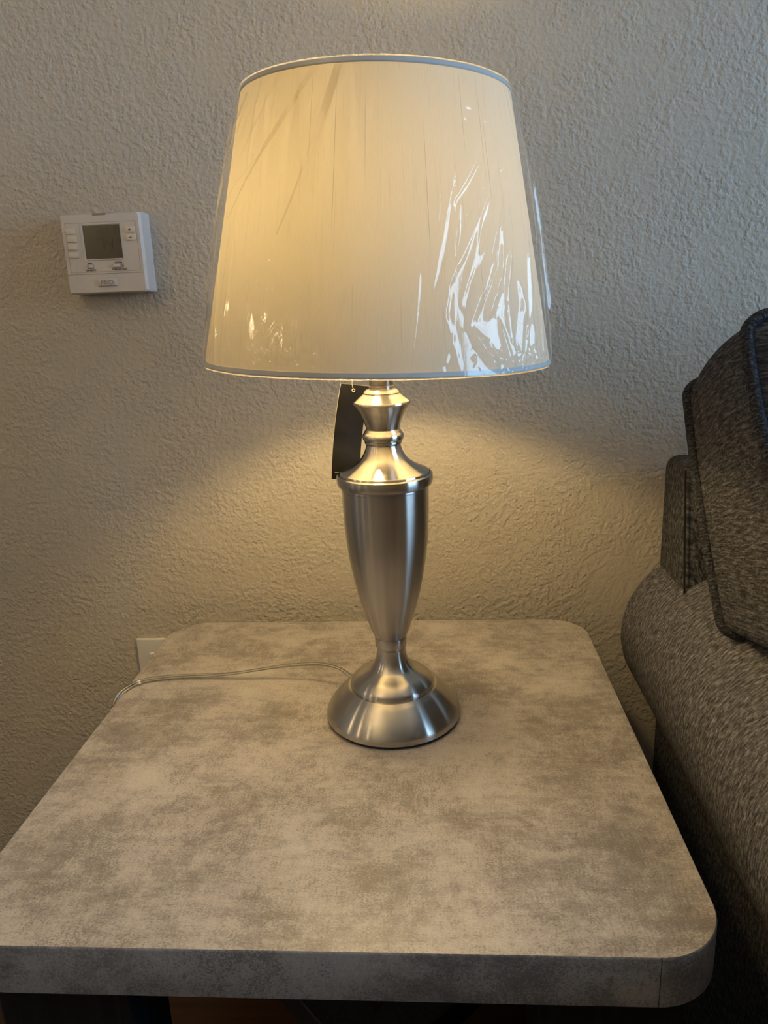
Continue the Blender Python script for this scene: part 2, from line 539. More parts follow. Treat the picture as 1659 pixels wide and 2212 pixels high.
# edge band: two strips butted at a seam on the front edge and one on the back edge
def outline_pts():
    P = rrect(TW / 2, TD / 2, TR, 20)
    out = []
    for i in range(len(P)):
        a, b = Vector(P[i]), Vector(P[(i + 1) % len(P)])
        m = max(1, int((b - a).length / .02))
        for k in range(m): out.append(a + (b - a) * k / m)
    return out
OP = outline_pts()
def band(i0, i1, gap):
    pts = []
    n = len(OP); k = i0
    while True:
        pts.append(OP[k % n].copy())
        if k % n == i1 % n: break
        k += 1
    d = (pts[1] - pts[0]).normalized(); pts[0] += d * gap
    d = (pts[-2] - pts[-1]).normalized(); pts[-1] += d * gap
    vv, ff = [], []
    prof = [(.0009, -TT), (0, -TT + .0006), (0, -.0016), (.0006, -.0003), (.0011, .0002)]
    for k, p in enumerate(pts):
        q0, q1 = pts[max(k - 1, 0)], pts[min(k + 1, len(pts) - 1)]
        t = (q1 - q0).normalized(); nrm = Vector((-t.y, t.x))
        for ins, z in prof: vv.append((p.x + nrm.x * ins, p.y + nrm.y * ins, T + z))
    m = len(prof)
    for k in range(len(pts) - 1):
        for j in range(m - 1):
            a = k * m + j; ff.append((a, a + m, a + m + 1, a + 1))
    return pydata('edge_band', vv, ff, M_LAM2, tab, True)
seam_f = min(range(len(OP)), key=lambda i: (OP[i] - Vector((.243, -TD / 2))).length)
seam_b = min(range(len(OP)), key=lambda i: (OP[i] - Vector((-.10, TD / 2))).length)
shade_auto(band(seam_f, seam_b, .0003), 50)
shade_auto(band(seam_b, seam_f, .0003), 50)
LW = .115
for sx in (-1, 1):
    for sy in (-1, 1):
        xa, xb = sorted((sx * .166, sx * (.166 + LW))); ya, yb = sorted((sy * (TD / 2 - .030), sy * (TD / 2 - .030 - LW * .62)))
        box('leg', xa, xb, ya, yb, 0, T - TT, M_BLACKWOOD, tab, .003)
for s in (-1, 1):
    bm = bmesh.new(); bm_box(bm, -.30, .30, -.035, .035, .10 + .001 * s, .145 + .001 * s, .003)
    bmesh.ops.rotate(bm, verts=bm.verts, cent=(0, 0, 0), matrix=Matrix.Rotation(s * math.radians(46), 3, 'Z'))
    from_bm('stretcher', bm, M_BLACKWOOD, tab)

# ------------------------------------------------------------------ table lamp
LX, LY = 0.03926, -0.26705
lamp = empty('table_lamp', (LX, LY, T))
tag(lamp, 'brushed nickel urn table lamp with lit cream shade in plastic wrap', 'table lamp')
lathe('foot_pad', [(.0001, 0), (.0745, 0), (.0755, .002), (.0745, .0042)], M_BLACK, lamp, 96)
lathe('base_foot', [(.0755, .0030), (.0772, .0042)] + smooth_curve([(.0772, .0055), (.0762, .0115), (.0690, .0225), (.0580, .0345), (.0510, .0405)], 6) + [(.040, .041)], M_METAL, lamp, 160)
lathe('base_bell', [(.0440, .0385), (.0470, .0385), (.0481, .0400)] + smooth_curve([(.0482, .0425), (.0460, .0470), (.0391, .0534), (.0300, .0580), (.0240, .0622), (.0190, .0700), (.0168, .0790), (.0160, .0860)], 8), M_METAL, lamp, 128)
lathe('collar', [(.0150, .0850), (.0163, .0852), (.0172, .0868), (.0178, .0890), (.0180, .0970), (.0176, .0990), (.0150, .0995)], M_METAL, lamp, 96)
lathe('urn_body', [(.0150, .0975)] + smooth_curve([(.0165, .0975), (.0200, .1045), (.0245, .1169), (.0335, .1479), (.0397, .1785), (.0440, .2082), (.0460, .2373), (.0467, .2718)], 10) + [(.0440, .2722)], M_METAL, lamp, 160)
lathe('rim_ring', [(.0440, .2700), (.0462, .2705), (.0468, .2730), (.0466, .2745), (.0488, .2755), (.0506, .2770), (.0514, .2795), (.0516, .2840), (.0512, .2868), (.0500, .2880), (.0488, .2880), (.0484, .2868), (.0440, .2868)], M_METAL, lamp, 160)
lathe('shoulder_bell', [(.0440, .2860), (.0474, .2862), (.0480, .2880), (.0474, .2898)] + smooth_curve([(.0466, .2905), (.0400, .2935), (.0325, .2975), (.0255, .3030), (.0215, .3090), (.0190, .3150), (.0176, .3200)], 8), M_METAL, lamp, 128)
lathe('neck_ring', [(.0160, .3185), (.0182, .3188), (.0193, .3200), (.0197, .3214), (.0194, .3226), (.0204, .3232), (.0214, .3250), (.0218, .3275), (.0215, .3298), (.0206, .3310), (.0198, .3318), (.0194, .3330), (.0182, .3350), (.0165, .3356)], M_METAL, lamp, 112)
lathe('neck_cup', [(.0160, .3345)] + smooth_curve([(.0174, .3350), (.0182, .3385), (.0199, .3440), (.0236, .3525), (.0285, .3600)], 6) + [(.0298, .3618), (.0299, .3632), (.0294, .3644), (.0190, .3722), (.0178, .3726)], M_METAL, lamp, 128)
lathe('cup_cap', [(.0150, .3718), (.0188, .3722), (.0190, .3732), (.0184, .3744), (.0160, .3766), (.0120, .3770)], M_METAL, lamp, 96)
lathe('socket_ring', [(.0110, .3760), (.0126, .3762), (.0126, .3792), (.0133, .3794), (.0133, .3800), (.0124, .3802)], M_METAL_DK, lamp, 72)
lathe('socket', [(.0120, .3790), (.0123, .3800), (.0123, .4020), (.0150, .4060), (.0175, .4150), (.0175, .4500), (.0165, .4520), (.0001, .4525)], M_METAL_DK, lamp, 72)
# bulb, leaning slightly in its socket
bulb = lathe('light_bulb', [(.030 * math.sin(a), .018 - .030 * math.cos(a)) for a in np.linspace(.62, math.pi - .02, 14)], M_BULB, lamp, 24)
bulb.location = (-.024, .010, .511); bulb.rotation_euler = (0, math.radians(-14), 0)
lathe('bulb_collar', [(.0130, -.060), (.0135, -.035), (.0160, -.015), (.0176, -.0064), (.0160, -.0060)], M_WHITE, bulb, 32)
# shade frame: harp, spider, finial
SH_TILT = math.radians(1.9)
SZ0, SZ1, SR0, SR1 = .4054, .6503, .1729, .1248
SHC = .5278
def sh_loc(o):
    o.location = (.0012, 0, SHC); o.rotation_euler = (0, SH_TILT, 0)
hp = [(.018, 0, .425), (.045, 0, .455), (.057, 0, .51), (.05, 0, .58), (.025, 0, .622), (0, 0, .632)]
hp = hp + [(-x, y, z) for x, y, z in reversed(hp[:-1])]
tube('harp', smooth_curve(hp, 6), .0015, M_METAL, lamp, 8)
H2 = SHC
z0, z1 = SZ0 - H2, SZ1 - H2
def shade_r(z): return SR0 + (SR1 - SR0) * (z - z0) / (z1 - z0)
prof_out = [(shade_r(z), z) for z in np.linspace(z0 + .0008, z1 - .0008, 14)]
shade = lathe('lamp_shade', prof_out, M_SHADE, lamp, 256, uvscale=(1, 4)); sh_loc(shade)
for nm, za, zb in (('bottom_trim', z0, z0 + .0038), ('top_trim', z1 - .0036, z1)):
    e = .0011
    lathe(nm, [(shade_r(za) - e, za), (shade_r(za) + e * .6, za - .0004), (shade_r(za) + e, za + .0006), (shade_r(zb) + e, zb - .0006), (shade_r(zb) + e * .6, zb + .0004), (shade_r(zb) - e, zb), (shade_r(za) - e, za)], M_TRIM, shade, 192)
vv, ff, uu = [], [], []
for k in range(3):
    a = k * 2 * math.pi / 3 + .4
    add_tube(vv, ff, uu, [(.009 * math.cos(a), .009 * math.sin(a), z1 - .016), (shade_r(z1) * math.cos(a), shade_r(z1) * math.sin(a), z1 - .003)], .0013, 8)
pydata('spider', vv, ff, M_METAL, shade, True)
lathe('finial', [(.0001, z1 - .020), (.009, z1 - .020), (.009, z1 - .014), (.004, z1 - .011), (.006, z1 - .006), (.0065, z1 - .001), (.004, z1 + .003), (.0001, z1 + .004)], M_METAL, shade, 32)

# ---- plastic film around the shade: a thin crumpled skin modelled as a height field over the cone
random.seed(11)
NT, NV = 880, 250
CAM_AZ = math.atan2(cam_loc.y - LY, cam_loc.x - LX)       # direction from the lamp to where the wrap was looked at
th = np.linspace(0, 2 * math.pi, NT, endpoint=False)
vv_ = np.linspace(0, 1, NV)
TH, VV = np.meshgrid(th, vv_)                              # rows: v
Rv = SR0 + (SR1 - SR0) * VV
SL = math.hypot(SR0 - SR1, z1 - z0)
Hh = VV * SL                                               # slant height coordinate

def film_uv(px, py):
    """place on the cone (azimuth, v) of a crease noted at this spot of the shade's front"""
    v = .5
    for _ in range(6):
        hw = 372 + (291 - 372) * v
        s = max(-.97, min(.97, (px - 815) / hw)); phi = math.asin(s); c = math.cos(phi)
        v = (786 + 36 * c - py) / (591 + 111 * c)
    return CAM_AZ + phi, min(1.0, max(0.0, v))

disp = np.full(TH.shape, .0022)
def crease(a, b, width, amp, mode='tent', taper=.25):
    """ridge along the segment a-b in (azimuth, v)"""
    va = (a[1] + b[1]) / 2
    r = SR0 + (SR1 - SR0) * va
    amid = (a[0] + b[0]) / 2
    dth = (TH - amid + math.pi) % (2 * math.pi) - math.pi
    ax, ay = (a[0] - amid) * r, a[1] * SL
    bx, by = (b[0] - amid) * r, b[1] * SL
    px_, py_ = dth * r, Hh
    dx, dy = bx - ax, by - ay
    L2 = dx * dx + dy * dy + 1e-12
    t = ((px_ - ax) * dx + (py_ - ay) * dy) / L2
    side = ((px_ - ax) * dy - (py_ - ay) * dx) / math.sqrt(L2)
    tt = np.clip(t, 0, 1)
    endf = np.clip(np.minimum((t + taper * .2) / taper, (1 + taper * .2 - t) / taper), 0, 1)
    d = np.abs(side)
    w = width * (.35 + .65 * np.minimum(1, 2.2 * np.minimum(tt, 1 - tt) + .25))
    if mode == 'tent': k = np.clip(1 - d / w, 0, 1)
    elif mode == 'round': k = np.exp(-(side / (w * .5)) ** 2)
    elif mode == 'step': k = np.clip(.5 + side / (2 * w), 0, 1) * np.clip(3 - d / w, 0, 1) / 2
    else: k = np.clip(1 - d / w, 0, 1) ** 2
    disp[:] += amp * k * endf

def pc(p, q, width, amp, mode='tent', taper=.25):
    crease(film_uv(*p), film_uv(*q), width, amp, mode, taper)

# loose billow of the bag
disp += .0016 * (1 + np.sin(3 * TH + 1.3 + 2.5 * VV)) * np.sin(math.pi * VV) ** .7
disp += .0009 * (1 + np.sin(7 * TH - 3 * VV + .5)) * np.sin(math.pi * VV)
disp += .0020 * np.sin(math.pi * np.clip(VV, 0, 1)) * (np.abs(np.sin(TH - CAM_AZ)) ** 4)
# long gathers from the top rim, all round
for k in range(56):
    a0 = random.uniform(0, 2 * math.pi); dv = random.uniform(.25, .95)
    sl = random.gauss(0, .16)
    crease((a0, 1.0), (a0 + sl, 1.0 - dv), random.uniform(.003, .008), random.uniform(.0005, .0015) * random.choice((1, 1, -.5)), random.choice(('tent', 'round', 'round')), .3)
# gathers from the bottom rim
for k in range(60):
    a0 = random.uniform(0, 2 * math.pi); dv = random.uniform(.05, .35)
    sl = random.gauss(0, .12)
    crease((a0, 0.0), (a0 + sl, dv), random.uniform(.002, .006), random.uniform(.0004, .0014) * random.choice((1, -.6)), random.choice(('tent', 'round')), .3)
# the broad folds that catch the window, right-hand side
for (p, q, w, a, md) in (
    ((1040, 330), (925, 640), .006, .0022, 'tent'), ((950, 370), (910, 630), .0035, .0012, 'tent'), ((962, 440), (928, 715), .0045, .0016, 'tent'),
    ((1012, 300), (945, 440), .004, .0014, 'tent'), ((1022, 280), (1002, 430), .0035, .0012, 'round'), ((1030, 400), (980, 600), .006, .0018, 'tent'),
    ((1042, 400), (978, 705), .010, .0040, 'tent'), ((1041, 575), (1010, 690), .007, .0030, 'tent'), ((978, 705), (1035, 808), .008, .0034, 'tent'),
    ((1040, 470), (1042, 580), .006, .0022, 'round'), ((1050, 620), (1065, 808), .010, .0026, 'round'), ((1085, 640), (1078, 790), .007, .0022, 'tent'),
    ((1095, 500), (1110, 760), .006, .0022, 'tent'), ((1120, 540), (1148, 730), .006, .0024, 'tent'), ((1098, 250), (1120, 560), .005, .0016, 'round'),
    ((1125, 250), (1150, 520), .005, .0018, 'tent'), ((1140, 330), (1165, 600), .004, .0020, 'tent'), ((1148, 575), (1178, 720), .005, .0020, 'tent'),
    ((1155, 610), (1170, 800), .005, .0016, 'round'), ((1110, 700), (1120, 800), .005, .0018, 'tent'), ((1000, 760), (1090, 800), .006, .0018, 'round'),
    # left side and middle
    ((735, 135), (540, 460), .006, -.0012, 'step'), ((770, 140), (640, 500), .005, -.0011, 'step'), ((640, 150), (500, 480), .006, .0014, 'step'),
    ((590, 170), (470, 470), .005, .0018, 'tent'), ((560, 200), (470, 520), .004, .0018, 'tent'), ((530, 240), (460, 520), .004, .0016, 'tent'),
    ((600, 170), (575, 420), .004, .0010, 'round'), ((475, 400), (450, 640), .005, .0018, 'tent'), ((560, 440), (563, 565), .0025, .0010, 'tent'),
    ((565, 567), (630, 552), .002, .0008, 'tent'), ((575, 615), (600, 592), .003, .0012, 'tent'), ((600, 592), (630, 615), .003, .0012, 'tent'),
    ((592, 640), (605, 700), .003, .0012, 'tent'), ((605, 660), (600, 705), .0025, .0010, 'tent'), ((578, 705), (566, 758), .003, .0012, 'tent'),
    ((652, 682), (660, 755), .003, .0014, 'tent'), ((638, 730), (634, 785), .003, .0014, 'tent'), ((680, 640), (668, 710), .003, .0010, 'round'),
    ((730, 660), (680, 765), .004, .0014, 'tent'), ((720, 680), (690, 760), .003, .0010, 'tent'), ((550, 760), (560, 800), .004, .0016, 'tent'),
    ((630, 810), (720, 806), .003, .0014, 'tent'), ((455, 710), (470, 732), .0025, .0009, 'tent'), ((470, 732), (505, 712), .0025, .0009, 'tent'),
    ((828, 190), (838, 320), .0025, .0009, 'tent'), ((845, 200), (842, 320), .0025, .0008, 'tent'), ((865, 190), (880, 230), .002, .0007, 'tent'),
    ((905, 290), (915, 345), .002, .0007, 'tent'), ((940, 290), (945, 350), .002, .0007, 'tent'), ((895, 135), (800, 520), .006, .0007, 'step'),
    ((860, 300), (760, 790), .008, .0006, 'step'),
    ((1000, 470), (965, 650), .004, .0016, 'tent'), ((1025, 540), (1000, 640), .006, .0026, 'tent'), ((1060, 520), (1050, 640), .004, .0018, 'tent'), ((1075, 600), (1095, 700), .005, .0020, 'tent'),
    ((1035, 690), (1060, 800), .005, .0024, 'tent'), ((1100, 690), (1085, 800), .004, .0020, 'tent'), ((1130, 640), (1140, 780), .004, .0018, 'tent'), ((1160, 500), (1182, 760), .004, .0018, 'round'),
    ((470, 560), (450, 780), .006, .0020, 'tent'), ((500, 420), (478, 720), .006, .0014, 'step'), ((520, 520), (505, 780), .006, .0012, 'round'), ((545, 600), (520, 790), .005, .0012, 'tent'),
    ((700, 300), (640, 560), .006, .0008, 'round'), ((780, 560), (730, 800), .006, .0010, 'round'), ((890, 560), (870, 800), .005, .0010, 'round'), ((930, 660), (960, 800), .005, .0014, 'tent'),
):
    pc(p, q, w, a, md)
# small crumples near the bottom corners and the right side
def crumple(cx, cyy, spread, num, amp):
    for k in range(num):
        x = random.gauss(cx, spread[0]); y = min(812, random.gauss(cyy, spread[1])); a = random.gauss(math.pi / 2, .6); l = random.uniform(12, 40)
        pc((x, y), (x + l * math.cos(a), min(815, y + l * math.sin(a))), random.uniform(.0012, .003), amp * random.uniform(.5, 1.2) * random.choice((1, -.7)), 'tent', .4)
crumple(1070, 770, (45, 26), 46, .0009)
crumple(1115, 770, (20, 30), 24, .0009)
crumple(1165, 720, (12, 60), 22, .0009)
crumple(1040, 640, (25, 50), 14, .0007)
crumple(650, 765, (40, 22), 22, .0008)
crumple(555, 765, (35, 20), 16, .0008)
crumple(510, 230, (25, 45), 22, .0008)
crumple(1115, 230, (22, 45), 22, .0008)
crumple(930, 200, (60, 40), 12, .0006)
# pull back to the rims
edge = np.minimum(1, np.minimum(VV, 1 - VV) / .035)
disp = .0019 + np.maximum(disp - .0019, -.0004) * (.18 + .82 * edge)
Rf = Rv + disp
Zf = z0 - .0010 + (z1 - z0 + .002) * VV
rows_x, rows_y, rows_z, rows_v = [], [], [], []
# tucked under the bottom rim
rng = np.random.RandomState(5)
wob = sum(rng.uniform(-1, 1) * np.sin(k * th + rng.uniform(0, 6.3)) / k ** .5 for k in (9, 17, 26, 41, 63))
for ins, dz in ((.022, .006), (.010, .0010), (.004, -.0004), (.0010, -.0006)):
    r = Rf[0] - ins; zz = Zf[0] + dz - .0005 * np.clip(wob, -1, 2) * (1 if ins < .02 else .3)
    rows_x.append(r * np.cos(th)); rows_y.append(r * np.sin(th)); rows_z.append(zz); rows_v.append(-ins)
for j in range(NV):
    rows_x.append(Rf[j] * np.cos(th)); rows_y.append(Rf[j] * np.sin(th)); rows_z.append(np.full(NT, Zf[j])); rows_v.append(Hh[j, 0])
for ins, dz in ((.0010, .0005), (.004, .0004), (.010, -.0010), (.022, -.006)):
    r = Rf[-1] - ins; zz = Zf[-1] + dz + .0005 * np.clip(wob, -1, 2) * (1 if ins < .02 else .3)
    rows_x.append(r * np.cos(th)); rows_y.append(r * np.sin(th)); rows_z.append(zz); rows_v.append(SL + ins)
VX = np.stack([np.array(rows_x), np.array(rows_y), np.array(rows_z)], -1).reshape(-1, 3)
nr = len(rows_x)
ii = np.arange(NT); jj = (ii + 1) % NT
faces = np.concatenate([np.stack([j * NT + ii, j * NT + jj, (j + 1) * NT + jj, (j + 1) * NT + ii], 1) for j in range(nr - 1)])
me = bpy.data.meshes.new('plastic_film')
me.vertices.add(len(VX)); me.vertices.foreach_set('co', VX.astype(np.float32).ravel())
me.loops.add(len(faces) * 4); me.loops.foreach_set('vertex_index', faces.astype(np.int32).ravel())
me.polygons.add(len(faces)); me.polygons.foreach_set('loop_start', np.arange(0, len(faces) * 4, 4, dtype=np.int32))
UVv = np.stack([np.tile(th, nr), np.repeat(np.array(rows_v) * 6, NT)], -1)
lay = me.uv_layers.new(name='UVMap'); lay.data.foreach_set('uv', UVv[faces.ravel()].astype(np.float32).ravel())
me.update(calc_edges=True); me.validate()
film = link_mesh('plastic_film', me, M_FILM, shade, True)
film['label'] = 'crinkled clear plastic wrap'

# doubled-over strips of the same film: long slender tapering folds
def fold(p, q, w0, w1, lift=.0004):
    a, b = film_uv(*p), film_uv(*q)
    vv, ff, uu = [], [], []
    m = 40
    for k in range(m + 1):
        t = k / m
        aa = a[0] + (b[0] - a[0]) * t + .010 * math.sin(3.1 * t + p[0]); v = a[1] + (b[1] - a[1]) * t
        w = (w0 + (w1 - w0) * t) * (1 + .15 * math.sin(9 * t + q[0]))
        for s in (-.5, .5):
            an = aa + s * w / .15
            i = int(round((an % (2 * math.pi)) / (2 * math.pi) * NT)) % NT; j = min(NV - 1, max(0, int(round(v * (NV - 1)))))
            r = Rf[j, i] + lift
            vv.append((r * math.cos(an), r * math.sin(an), z0 - .001 + (z1 - z0 + .002) * v)); uu.append((an, v))
    for k in range(m): ff.append((2 * k, 2 * k + 1, 2 * k + 3, 2 * k + 2))
    return pydata('film_fold', vv, ff, M_FOLD if lift > .0003 else M_FOLD2, shade, True, uu)
for p, q, wa, wb, lf in (((708, 142), (538, 462), .0085, .0015, .0004), ((748, 140), (640, 500), .0085, .0010, .0004), ((640, 155), (560, 330), .006, .002, .0002), ((570, 190), (500, 380), .006, .003, .0004),
                         ((545, 210), (470, 560), .005, .004, .0002), ((1100, 220), (1122, 560), .006, .003, .0002), ((1128, 260), (1160, 620), .007, .003, .0002), ((600, 165), (575, 400), .004, .001, .0002),
                         ((618, 310), (520, 440), .001, .004, .0002), ((500, 300), (470, 700), .004, .008, .0002)):
    fold(p, q, wa, wb, lf)

# power cord: clear twin-lead from the back of the base over the table's left edge to the outlet
def lp(x, y, z): return (x - LX, y - LY, z)
path = [lp(.010, -.232, .012), lp(-.0143, -.2126, .019), lp(-.0328, -.2000, .0245), lp(-.0576, -.1896, .0250), lp(-.085, -.1855, .0220), lp(-.1127, -.1828, .0180), lp(-.145, -.1822, .0125), lp(-.1741, -.1817, .0080), lp(-.2115, -.1799, .0045), lp(-.2480, -.1808, .0036), lp(-.2871, -.1916, .0036), lp(-.3000, -.2085, .0036), lp(-.3085, -.2230, -.0010), lp(-.3125, -.2330, -.016), lp(-.3130, -.230, -.050), lp(-.316, -.19, -.105), lp(-.335, -.11, -.150), lp(-.352, -.03, -.150), lp(-.3580, .012, -.1330)]
sp = smooth_curve(path, 8)
vv, ff, uu = [], [], []; v2, f2, u2 = [], [], []
for s in (-1, 1):
    pts = []
    for k, p in enumerate(sp):
        a, b_ = Vector(sp[max(k - 1, 0)]), Vector(sp[min(k + 1, len(sp) - 1)])
        t = (b_ - a).normalized(); sd = t.cross(Vector((0, 0, 1))).normalized() if abs(t.z) < .95 else Vector((0, 1, 0))
        tw = math.sin(k * .05) * .8
        sd = (Matrix.Rotation(tw, 3, t) @ sd)
        pts.append(Vector(p) + sd * (s * .00155))
    add_tube(vv, ff, uu, pts, .0017, 10); add_tube(v2, f2, u2, pts, .00035, 6)
cord = pydata('power_cord', vv, ff, M_CORD, lamp, True, uu)
cord['label'] = 'clear two-wire power cord'
pydata('wire_core', v2, f2, M_COPPER, cord, True, u2)
bm = bmesh.new(); bm_box(bm, -.014, .014, -.026, 0, -.011, .011, .004, 3)
plug = from_bm('plug', bm, M_BLACK, lamp, False); plug.location = lp(-.3580, WALL_Y - .0095, -.134); shade_auto(plug)

# ------------------------------------------------------------------ hang tag behind the lamp neck
tg = empty('hang_tag', (-.0078, -.222, T + .3789))
tag(tg, 'black card hang tag dangling behind the lamp neck', 'tag')
ang = math.radians(9.5)
tg.rotation_euler = (0, math.radians(10.0), math.radians(26))
TWd, THt = .0335, .106
vv, ff = [], []
nx, nz = 6, 24
for side in (0, 1):
    for j in range(nz + 1):
        for i in range(nx + 1):
            x = TWd * i / nx; z = -THt * j / nz
            bend = .004 * (j / nz) ** 2 - .001 * math.sin(math.pi * i / nx)
            xx = x - .006 * (j / nz) * (1 - j / nz) * 1.2 + .0005 * (j / nz) ** 3
            vv.append((xx, -bend * .8 + side * .0011, z))
def vid(s, j, i): return s * (nz + 1) * (nx + 1) + j * (nx + 1) + i
mi = []
for j in range(nz):
    for i in range(nx):
        ff.append((vid(0, j, i), vid(0, j + 1, i), vid(0, j + 1, i + 1), vid(0, j, i + 1))); mi.append(0)
        ff.append((vid(1, j, i), vid(1, j, i + 1), vid(1, j + 1, i + 1), vid(1, j + 1, i))); mi.append(0)
for j in range(nz):
    ff.append((vid(0, j, 0), vid(1, j, 0), vid(1, j + 1, 0), vid(0, j + 1, 0))); mi.append(1)
    ff.append((vid(0, j, nx), vid(0, j + 1, nx), vid(1, j + 1, nx), vid(1, j, nx))); mi.append(1)
for i in range(nx):
    ff.append((vid(0, 0, i), vid(0, 0, i + 1), vid(1, 0, i + 1), vid(1, 0, i))); mi.append(1)
    ff.append((vid(0, nz, i), vid(1, nz, i), vid(1, nz, i + 1), vid(0, nz, i + 1))); mi.append(1)
card = pydata('card', vv, ff, [M_TAG, M_TAGEDGE], tg)
card.data.polygons.foreach_set('material_index', mi)
text_mesh('web_address', 'www.style', .0024, M_TAGINK, card, (.0030, -.0038, -THt + .0078), align='LEFT', extrude=.00005)
ey = [(.0150 + .0016 * math.cos(a), -.0012, -.0062 + .0016 * math.sin(a)) for a in np.linspace(0, 2 * math.pi, 16, endpoint=False)]
tube('eyelet', ey, .0005, M_STRING, tg, 6, closed=True)
tube('string', smooth_curve([(.0150, -.0012, -.0052), (.0130, -.0010, -.0010), (.0128, -.0010, .006), (.018, -.004, .020), (.030, -.020, .030)], 6), .00035, M_STRING, tg, 6)

# ------------------------------------------------------------------ thermostat
FY = .020                               # front plane of the thermostat
tx, tz = -.3545, T + .5394
ths = empty('thermostat', (tx, WALL_Y, tz))
tag(ths, 'white wall thermostat with grey screen reading 74', 'thermostat')
D = FY - WALL_Y                          # local y of the front plane
def ty(p): return (p[0] - tx, p[1] + T - tz)
def front_body(name, x0, x1, z0_, z1_, mat):
    """shell with a broad chamfered rim running back to the wall"""
    ch = .0045; vv, ff = [], []
    def ring(ix, iz, y):
        vv.extend([(x0 + ix, y, z0_ + iz), (x1 - ix, y, z0_ + iz), (x1 - ix, y, z1_ - iz), (x0 + ix, y, z1_ - iz)])
    return ring
bm = bmesh.new()
# front face measured: x -.4084..-.3005, z .489...59 ; the outer rim flares to the wall
fx0, fx1, fz0, fz1 = -.4083 - tx, -.3005 - tx, .4890 + T - tz, .5899 + T - tz
prof = [(0, 0), (.0032, .0030), (.0040, .0060), (.0045, .0300)]      # (flare, depth behind front)
rings = []
for fl, dp in prof:
    rings.append([bm.verts.new((x, D + dp, z)) for x, z in ((fx0 - fl * .4, fz0 - fl * .4), (fx1 + fl, fz0 - fl * .4), (fx1 + fl, fz1 + fl * .3), (fx0 - fl * .4, fz1 + fl * .3))])
bm.faces.new(rings[0])
for a, b_ in zip(rings[:-1], rings[1:]):
    for i in range(4):
        j = (i + 1) % 4; bm.faces.new((a[i], a[j], b_[j], b_[i]))
bm.faces.new(rings[-1][::-1])
bmesh.ops.recalc_face_normals(bm, faces=bm.faces)
cor = [e for e in bm.edges if abs(e.verts[0].co.y - e.verts[1].co.y) > .001]
bmesh.ops.bevel(bm, geom=cor, offset=.0012, segments=2, affect='EDGES')
body = from_bm('housing', bm, M_WHITE, ths); shade_auto(body, 25)
def fbox(name, p0, p1, d0, d1, mat, parent, bevel=0.0, seg=2):
    a, b_ = ty(p0), ty(p1)
    xs, zs = sorted((a[0], b_[0])), sorted((a[1], b_[1]))
    return box(name, xs[0], xs[1], D + d0, D + d1, zs[0], zs[1], mat, parent, bevel, seg)
# screen with its bright bevelled surround
scr = fbox('display', (-.3790, .5760), (-.3278, .5328), -.0002, .002, M_LCD, ths)
bm = bmesh.new()
sx0, sx1, sz0, sz1 = -.3795 - tx, -.3275 - tx, .5325 + T - tz, .5764 + T - tz
o_ = [(sx0 - .0020, sz0 - .0010), (sx1 + .0006, sz0 - .0010), (sx1 + .0006, sz1 + .0006), (sx0 - .0020, sz1 + .0006)]
i_ = [(sx0, sz0), (sx1, sz0), (sx1, sz1), (sx0, sz1)]
rv = [[bm.verts.new((x, y, z)) for x, z in q] for q, y in ((o_, D - .0001), (o_, D - .0010), (i_, D - .0002))]
for a, b_ in zip(rv[:-1], rv[1:]):
    for i in range(4):
        j = (i + 1) % 4; bm.faces.new((a[i], a[j], b_[j], b_[i]))
from_bm('screen_bezel', bm, M_WHITE, ths)
def poly_strip(name, segs, w, mat, parent, y):
    """flat printed bars given as segments in local x,z"""
    vv, ff = [], []
    for (x0, z0_), (x1, z1_) in segs:
        d = Vector((x1 - x0, z1_ - z0_)); n = Vector((-d.y, d.x)).normalized() * w / 2
        b0 = len(vv)
        for px_, pz_ in ((x0 + n.x, z0_ + n.y), (x0 - n.x, z0_ - n.y), (x1 - n.x, z1_ - n.y), (x1 + n.x, z1_ + n.y)): vv.append((px_, y, pz_))
        for px_, pz_ in ((x0 + n.x, z0_ + n.y), (x0 - n.x, z0_ - n.y), (x1 - n.x, z1_ - n.y), (x1 + n.x, z1_ + n.y)): vv.append((px_, y + .0001, pz_))
        ff += [(b0, b0 + 1, b0 + 2, b0 + 3), (b0 + 7, b0 + 6, b0 + 5, b0 + 4)] + [(b0 + k, b0 + 4 + k, b0 + 4 + (k + 1) % 4, b0 + (k + 1) % 4) for k in range(4)]
    return pydata(name, vv, ff, mat, parent)
SEG = {'0': 'abcdef', '1': 'bc', '2': 'abged', '7': 'abc', '4': 'fgbc'}
def seven(ch, x, z, w, h, g):
    P = {'a': ((x + g, z + h), (x + w - g, z + h)), 'b': ((x + w, z + h - g), (x + w, z + h / 2 + g)), 'c': ((x + w, z + h / 2 - g), (x + w, z + g)),
         'd': ((x + g, z), (x + w - g, z)), 'e': ((x, z + g), (x, z + h / 2 - g)), 'f': ((x, z + h / 2 + g), (x, z + h - g)), 'g': ((x + g, z + h / 2), (x + w - g, z + h / 2))}
    return [P[s] for s in SEG[ch]]
lx_, lz_ = ty((-.3606, .5444))
poly_strip('temperature_digits', seven('7', lx_, lz_, .0088, .0145, .0008) + seven('4', lx_ + .0122, lz_, .0086, .0145, .0008), .0013, M_LCDINK, scr, D - .0004)
lx_, lz_ = ty((-.3610, .5655))
tm = []
for k, ch in enumerate('1207'):
    tm += seven(ch, lx_ + (-.0016, .0018, .0080, .0122)[k], lz_, .0030, .0056, .0003)
tm += [((lx_ + .0062, lz_ + .0016), (lx_ + .0062, lz_ + .0022)), ((lx_ + .0062, lz_ + .0034), (lx_ + .0062, lz_ + .0040)), ((lx_ + .0165, lz_ + .0046), (lx_ + .0185, lz_ + .0046))]
